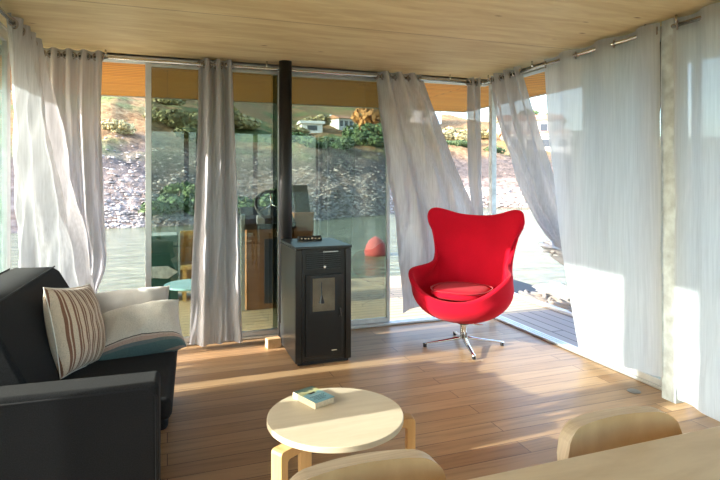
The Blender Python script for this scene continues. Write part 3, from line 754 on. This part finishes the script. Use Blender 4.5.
# right deck edge: folded canvas, rope coils, tarp
def coil(x, y, z, r, seed, mat, label, cat_, th=.018):
    pts = []; rnd = random.Random(seed)
    for k in range(150):
        a = k*.31; q = Vector((k*.05, seed, 0)); rr = r*(.55+.9*noise.noise(q))
        pts.append((rr*math.cos(a)+r*.4*noise.noise(q+Vector((0,7,0))), 1.9*rr*math.sin(a)+r*1.2*noise.noise(q+Vector((0,3,0))), th+.10*abs(noise.noise(Vector((k*.11, 3, seed))))))
    o = MB().tube(pts, th, 8).build('rope_coil', mat, smooth=True); o.location = (x, y, z); return tag(o, label, cat_)
coil(4.02, 5.25, -.05, .15, 4, M['rope'], 'beige rope tangle along the side deck edge, farthest from the room', 'rope')
coil(3.98, 4.72, -.05, .14, 9, M['rope'], 'beige rope tangle along the side deck edge, in front of the white canvas', 'rope')
coil(4.0, 4.25, -.05, .15, 14, M['rope'], 'pale rope tangle along the side deck edge, nearest the flat curtain', 'rope')
def lump(sx, sy, sz, seed, amp=.25):
    s = MB(); rows = []
    for j in range(19):
        ph = PI*j/18; row = []
        for k in range(30):
            a = 2*PI*k/30; v = Vector((math.cos(a)*math.sin(ph), math.sin(a)*math.sin(ph), math.cos(ph)))
            d = 1+amp*noise.noise(v*2.2+Vector((seed,)*3))+amp*.5*noise.noise(v*5+Vector((seed,)*3))
            row.append((v.x*sx*d, v.y*sy*d, max(0, sz+v.z*sz*d)))
        rows.append(row)
    s.grid(rows, closed_u=True); bmesh.ops.remove_doubles(s.bm, verts=s.bm.verts, dist=1e-4); return s
o = lump(.13, .45, .08, 3, .9).build('folded_canvas', M['sail'], smooth=True); o.location = (4.28, 5.05, -.05); tag(o, 'crumpled white canvas bundle along the edge of the side deck', 'canvas')
o = lump(.09, .13, .13, 8, .8).build('blue_tarp', M['blue'], smooth=True); o.location = (4.38, 4.62, -.05); tag(o, 'crumpled bright blue tarp by the white boat bow', 'tarp')
struct(MB().box(3.80, 3.86, YR, 7.0, -.02, .01).build('trim_19', M['alu'], bevel=.004))
struct(MB().box(3.86, 4.55, YR, 7.0, -.6, -.05).build('trim_20', M['rubber'], bevel=.02))

# moored sailing dinghy beyond the side deck: the bow shows between the curtains
bt = empty('moored_boat', (4.76, 5.72, -.6), R(-22)); tag(bt, 'white boat moored beside the deck, its pointed bow showing past the curtain', 'boat')
rows = []
for j in range(25):
    f = j/24; x = -.1 + 3.4*f; wdt = .78*math.sin(min(1, f*1.25)*PI/2)**.8; dk = .96-.16*math.sin(f*PI*.6); kl = .94*(1-f)**2.6
    row = []
    for k in range(13):
        a = -1+k/6; q = abs(a)
        row.append((x + (.25*(1-q)*(1-f)**4 if 0 else 0), math.copysign(wdt*q**.55, a) if a else 0, kl+(dk-kl)*q**1.6))
    rows.append(row)
s = MB(); s.grid(rows); s.grid([[r[0], (r[0][0], 0, r[0][2]+.05), r[-1]] for r in rows])
s.build('hull', M['white'], bt, smooth=True)
MB().tube([(r[0][0], r[0][1], r[0][2]+.01) for r in rows], .02, 8).build('rub_rail', M['alu'], bt, smooth=True)
MB().tube([(r[-1][0], r[-1][1], r[-1][2]+.01) for r in rows], .02, 8).build('rub_rail', M['alu'], bt, smooth=True)
lump(.14, .16, .10, 5, .7).build('bow_roller', M['white'], bt, smooth=True, loc=(-.05, 0, .96))
MB().tube([(.0,0,1.0),(-.18,0,1.6),(-.34,0,2.6)], .012, 8).build('forestay', M['rope'], bt, smooth=True)
MB().box(1.2, 2.6, -.32, .32, .75, 1.2).build('cabin', M['white'], bt, bevel=.08, seg=4)
mr = MB().tube([(4.38,4.62,.15),(4.45,4.85,.1),(4.68,5.2,.15),(4.82,5.70,.34)], .012, 8).build('mooring_line', M['blue'], smooth=True); tag(mr, 'thin blue mooring line from the deck to the white boat', 'rope')

# ------------------------------------------------------------------ lake and far bank
struct(MB().box(-220, 260, -60, 300, -.62, -.5).build('lake', M['water']))
def interp(tab, x):
    if x <= tab[0][0]: return tab[0][1]
    for (a, va), (b, vb) in zip(tab, tab[1:]):
        if x <= b:
            f = (x-a)/(b-a); f = f*f*(3-2*f); return va+(vb-va)*f
    return tab[-1][1]
def lin(tab, x):
    if x <= tab[0][0]: return tab[0][1]
    for (a, va), (b, vb) in zip(tab, tab[1:]):
        if x <= b: return va+(vb-va)*(x-a)/(b-a)
    return tab[-1][1]
SH = [(-95,22),(-40,19),(-6,21.7),(13,22.5),(20,26),(29,34),(37,34.5),(50,44),(75,60)]
PR = {-90: [(0,-.6),(3,.4),(10,2.2),(25,4.2),(60,8),(110,10),(160,9)],
      -50: [(0,-.6),(3,.5),(10,3.0),(20,5.5),(40,9),(80,13),(140,14)],
      -5: [(0,-.6),(2,.25),(5,1.5),(10,3.3),(20,7.2),(40,15),(80,28),(140,30)],
      12: [(0,-.6),(2,.2),(6,1.2),(12,2.9),(20,4.6),(36,7.2),(60,12.5),(90,19),(140,22)],
      29: [(0,-.6),(2,.3),(8,2.2),(14,3.9),(30,6.7),(58,11.8),(80,13.6),(140,14)],
      38: [(0,-.6),(2,.4),(8,1.8),(14,2.9),(30,4.6),(48,8.6),(58,9.3),(80,9.0),(140,6)],
      60: [(0,-.6),(4,.5),(14,2.0),(30,3.5),(60,7),(90,7),(140,4)]}
KA = sorted(PR)
def ground(phi, s):
    if phi <= KA[0]: return lin(PR[KA[0]], s)
    for a, b in zip(KA, KA[1:]):
        if phi <= b:
            f = (phi-a)/(b-a); return lin(PR[a], s)*(1-f)+lin(PR[b], s)*f
    return lin(PR[KA[-1]], s)
def gp(phi, s, dz=0):
    d = interp(SH, phi)+s; a = R(phi); x, y = d*math.sin(a), d*math.cos(a)
    z = ground(phi, s)
    am = min(1, max(0, s)/2)
    z += am*(noise.noise(Vector((x*.16, y*.16, 1)))*.7 + noise.noise(Vector((x*.7, y*.7, 5)))*.22 + (abs(noise.noise(Vector((x*1.9, y*1.9, 9))))*.22 if s < 14 else .05*noise.noise(Vector((x*2, y*2, 9)))))
    return Vector((x, y, z+dz))
rows = []; sv = []; q = 0
while q < 140: sv.append(q); q += .35 if q < 12 else (.8 if q < 40 else 3)
phs = []
p_ = -95
while p_ < 75:
    phs.append(p_); p_ += .35 if -14 < p_ < 46 else 2.0
for sx in [-1.5]+sv: rows.append([gp(ph, sx) if sx >= 0 else gp(ph, 0, -1.0) for ph in phs])
s = MB(); s.grid(rows); struct(s.build('hillside', M['hill'], smooth=True))
# countless stones on the bank: one object
s = MB(); rnd = random.Random(3)
ico = bmesh.new(); bmesh.ops.create_icosphere(ico, subdivisions=1, radius=1); IV = [v.co.copy() for v in ico.verts]; IF = [[v.index for v in f.verts] for f in ico.faces]; ico.free()
for k in range(5200):
    ph = rnd.uniform(-12, 44); sx = abs(rnd.gauss(0, 4.5)) if k % 3 else rnd.uniform(0, 1.5)
    if 22 < ph < 44 and k % 2: sx = rnd.uniform(0, 3)
    if ph > 24 and sx > 3.2: continue
    c = gp(ph, sx+.2); r = rnd.uniform(.03, .095)*(1.8 if ph > 24 else 1); sc = Vector((rnd.uniform(.8,1.8), rnd.uniform(.7,1.3), rnd.uniform(.45,.8)))*r; rz = Matrix.Rotation(rnd.uniform(0, PI), 3, 'Z')
    vs = [s.bm.verts.new(c + rz @ Vector((v.x*sc.x*(1+.3*rnd.random()), v.y*sc.y, v.z*sc.z))) for v in IV]
    for f in IF: s.bm.faces.new([vs[i] for i in f])
tag(s.build('bank_stones', M['gravel']), 'loose pale stones covering the far lake shore', 'stones', kind='stuff')
# shrubs and trees: leafy crowns over short trunks
def crown(seed, n=900, leaf=.10, squash=.75):
    s = MB(); rnd = random.Random(seed)
    blobs = [(Vector((rnd.uniform(-.55,.55), rnd.uniform(-.55,.55), rnd.uniform(.25,.8))), rnd.uniform(.3,.5)) for _ in range(7)]
    for k in range(n):
        c, r = rnd.choice(blobs); d = Vector((rnd.gauss(0,1), rnd.gauss(0,1), rnd.gauss(0,1))).normalized()
        p = c + d*r*rnd.uniform(.75, 1.05); p.z = max(.03, p.z*squash)
        a = Vector((rnd.gauss(0,1), rnd.gauss(0,1), rnd.gauss(0,1))).normalized()*leaf; b = a.cross(d).normalized()*leaf*.7
        s.bm.faces.new([s.bm.verts.new(p+v) for v in (-a, b, a, -b)])
    return s
def plant(mat, seed, name, label, phi, sx, size, tall=1.0, trunk=.15, cat_='bush', group=None):
    rt = empty(name, gp(phi, sx, -.1), seed*1.3); rt.scale = (size, size, size*tall)
    tag(rt, label, cat_, group)
    crown(seed).build('foliage', M[mat], rt)
    s = MB(); s.tube([(0,0,0),(.02,.01,.3),(.0,0,.6)], [.06,.045,.02], 8)
    for k in range(4):
        a = k*1.7+seed; s.tube([(0,0,.25),(math.cos(a)*.3, math.sin(a)*.3, .55)], [.03,.01], 6)
    s.build('trunk', M['bark'], rt, smooth=True); return rt
plant('leaf_dry', 1, 'bush', 'pale yellowish bush alone on the dry slope, above the stones in the open left gap', -4.6, 11.5, .95)
PL = [ # (mat, name, label, [(phi, s, size, tall)], group)
 ('leaf', 'bush', 'dark green shoreline shrub on the far bank seen through the glass panels', [(-1,1.2,1.1,.8),(1.2,2.0,1.3,.9),(3.4,1.4,1.2,.8),(5.2,2.5,1.3,.9),(8.6,1.6,1.2,.9),(10.2,2.4,1.3,.8)], 'green shoreline shrubs'),
 ('leaf_olive', 'bush', 'green bush high on the dry hillside beyond the left glass panel', [(1.0,15,1.8,.9),(2.6,12,1.5,.8),(4.0,17,2.0,.9)], 'green bushes on the upper slope'),
 ('leaf', 'bush', 'green bush at the foot of the houses beyond the stove-side glass', [(13.2,14,1.2,.8),(14.9,12,1.0,.7),(16.4,15,1.1,.7),(17.6,12,1.1,.8),(18.9,17,1.6,1.1),(20.5,14,1.3,1),(21.8,17,1.5,1)], 'green bushes below the houses'),
 ('leaf', 'bush', 'dark green bush on the bank top seen past the armchair', [(27.0,15,1.0,.9),(28.8,15.5,1.0,.7),(29.9,15,1.0,.8),(30.9,15.4,1.0,.7),(33.6,15,1.2,.8)], 'green bushes on the bank top'),
 ('leaf_dry', 'bush', 'dry straw-coloured scrub bush on the hill above the bank', [(26.8,22,2.2,.7),(28.3,26,2.6,.7),(29.9,23,2.2,.7),(31.4,27,2.4,.7),(12.6,24,1.8,.7),(15.2,30,2.2,.7),(.2,21,1.6,.7),(6.8,18,2.0,.7)], 'dry scrub bushes')]
sd_ = 20
for mt, nm, lb, spots, gr in PL:
    first = None
    for (ph, sx, sz, tl_) in spots:
        sd_ += 1
        if first is None: first = plant(mt, sd_, nm, lb, ph, sx, sz, tl_, group=gr)
        else:
            c = copy_tree(first); c.location = gp(ph, sx, -.1); c.scale = (sz, sz, sz*tl_); c.rotation_euler = (0,0,sd_*1.3)
def tree(mt, seed, label, phi, sx, size, tall): return plant(mt, seed, 'tree', label, phi, sx, size, tall, cat_='tree')
tree('leaf_gold', 61, 'rusty golden autumn tree on the hill right of the white house', 21.0, 27, 3.0, 1.1)
tree('leaf', 62, 'broad dark green tree near the top of the hill, beside the blown curtain', 23.2, 40, 3.6, 1.2)
tree('leaf', 63, 'green treetop on the ridge above the terraced houses', 37.2, 47, 2.2, 1.3)
tree('leaf', 64, 'lower green tree on the ridge, close to the flat pale curtain', 38.9, 46, 2.2, 1.2)

def house(label, phi, sx, w, d, h, rot, wall='house_white', roof='roof_tile', wins=3, floors=1, pitched=True):
    r = empty('house', gp(phi, sx, -.3), -R(phi)+R(rot)); tag(r, label, 'house')
    MB().box(-w/2, w/2, -d/2, d/2, -1.0, h).build('wall', M[wall], r)
    if pitched:
        MB().prism([(-d/2-.3, h), (d/2+.3, h), (0, h+d*.22)], -w/2-.2, w/2+.2, 'x').build('roof', M[roof], r)
    else: MB().box(-w/2-.2, w/2+.2, -d/2-.2, d/2+.2, h, h+.25).build('roof', M[roof], r)
    for fl_ in range(floors):
        z = .9 + fl_*h/floors
        for k in range(wins):
            x = -w/2 + w*(k+.5)/wins
            ww = min(.45, w/wins*.28); MB().box(x-ww, x+ww, -d/2-.05, -d/2+.02, min(z, h*.35), min(z+1.1, h*.8) if floors == 1 else z+1.1).build('window', M['window_dark'], r)
    return r
house('white gabled house on the hillside, seen left of the golden tree', 17.6, 33, 1.9, 1.9, 1.25, 35)
house('smaller pale grey house half hidden behind slope, left of the white gabled house', 15.9, 36, 1.3, 1.5, 1.0, -20, roof='house_white')
house('low white shed with a dark doorway on the slope under the houses', 14.4, 27, 1.9, 1.5, .9, 10, wins=1, pitched=False, roof='house_white')
house('white house near the hilltop, seen between blown and corner curtains', 26.0, 44, 5, 4, 2.4, -15, wins=2)
house('terraced house with dark windows and tiled roof, uppermost by the pale curtain', 36.9, 37, 7.5, 4, 2.3, 8, wins=5, wall='house_white')
house('terraced house with dark windows, middle row by the pale curtain', 37.3, 30, 7.0, 4, 2.0, 5, wins=5, wall='house_stone', roof='roof_tile', pitched=False)
house('white low terrace house, lowest of the row by the pale curtain', 37.8, 24, 6.0, 3, 1.6, 4, wins=4, pitched=False, roof='house_white')

# ------------------------------------------------------------------ light
w = bpy.data.worlds.new('world'); bpy.context.scene.world = w; w.use_nodes = True
nt = w.node_tree; bg = nt.nodes['Background']
sky = nt.nodes.new('ShaderNodeTexSky'); sky.sky_type = 'NISHITA'; sky.sun_disc = False; sky.sun_elevation = R(25); sky.sun_rotation = R(-88); sky.air_density = 1.0; sky.dust_density = 2.0
SKY_STRENGTH = .56
hsv = nt.nodes.new('ShaderNodeHueSaturation'); hsv.inputs['Saturation'].default_value = 1.0
nt.links.new(sky.outputs[0], hsv.inputs['Color']); nt.links.new(hsv.outputs[0], bg.inputs[0]); bg.inputs[1].default_value = SKY_STRENGTH
sl = bpy.data.lights.new('sun', 'SUN'); sl.energy = 6.0; sl.angle = R(.6); sl.color = (1, .94, .86)
so = bpy.data.objects.new('sun', sl); C.objects.link(so)
el, az = R(18), R(2)      # light travels towards +x, drifting slightly to +y
dv = Vector((math.cos(el)*math.cos(az), math.cos(el)*math.sin(az), -math.sin(el)))
so.rotation_euler = dv.to_track_quat('-Z', 'Y').to_euler(); so.location = (-8, 2, 6)

# ------------------------------------------------------------------ camera
cam = bpy.data.cameras.new('camera'); co = bpy.data.objects.new('camera', cam); C.objects.link(co)
co.location = (0, 0, 1.36); co.rotation_euler = (R(90), 0, R(-19.6)); cam.lens = 541/720*36; cam.sensor_width = 36; cam.shift_y = -62/720; cam.clip_end = 1000
sc = bpy.context.scene; sc.camera = co
sc.view_settings.view_transform = 'Standard'; sc.view_settings.look = 'None'; sc.view_settings.gamma = 1
sc.view_settings.exposure = 1.25
sc.cycles.use_denoising = True
sc.cycles.max_bounces = 12; sc.cycles.transparent_max_bounces = 16; sc.cycles.diffuse_bounces = 6
sc.cycles.sample_clamp_indirect = 8
sc.cycles.caustics_reflective = False; sc.cycles.caustics_refractive = False
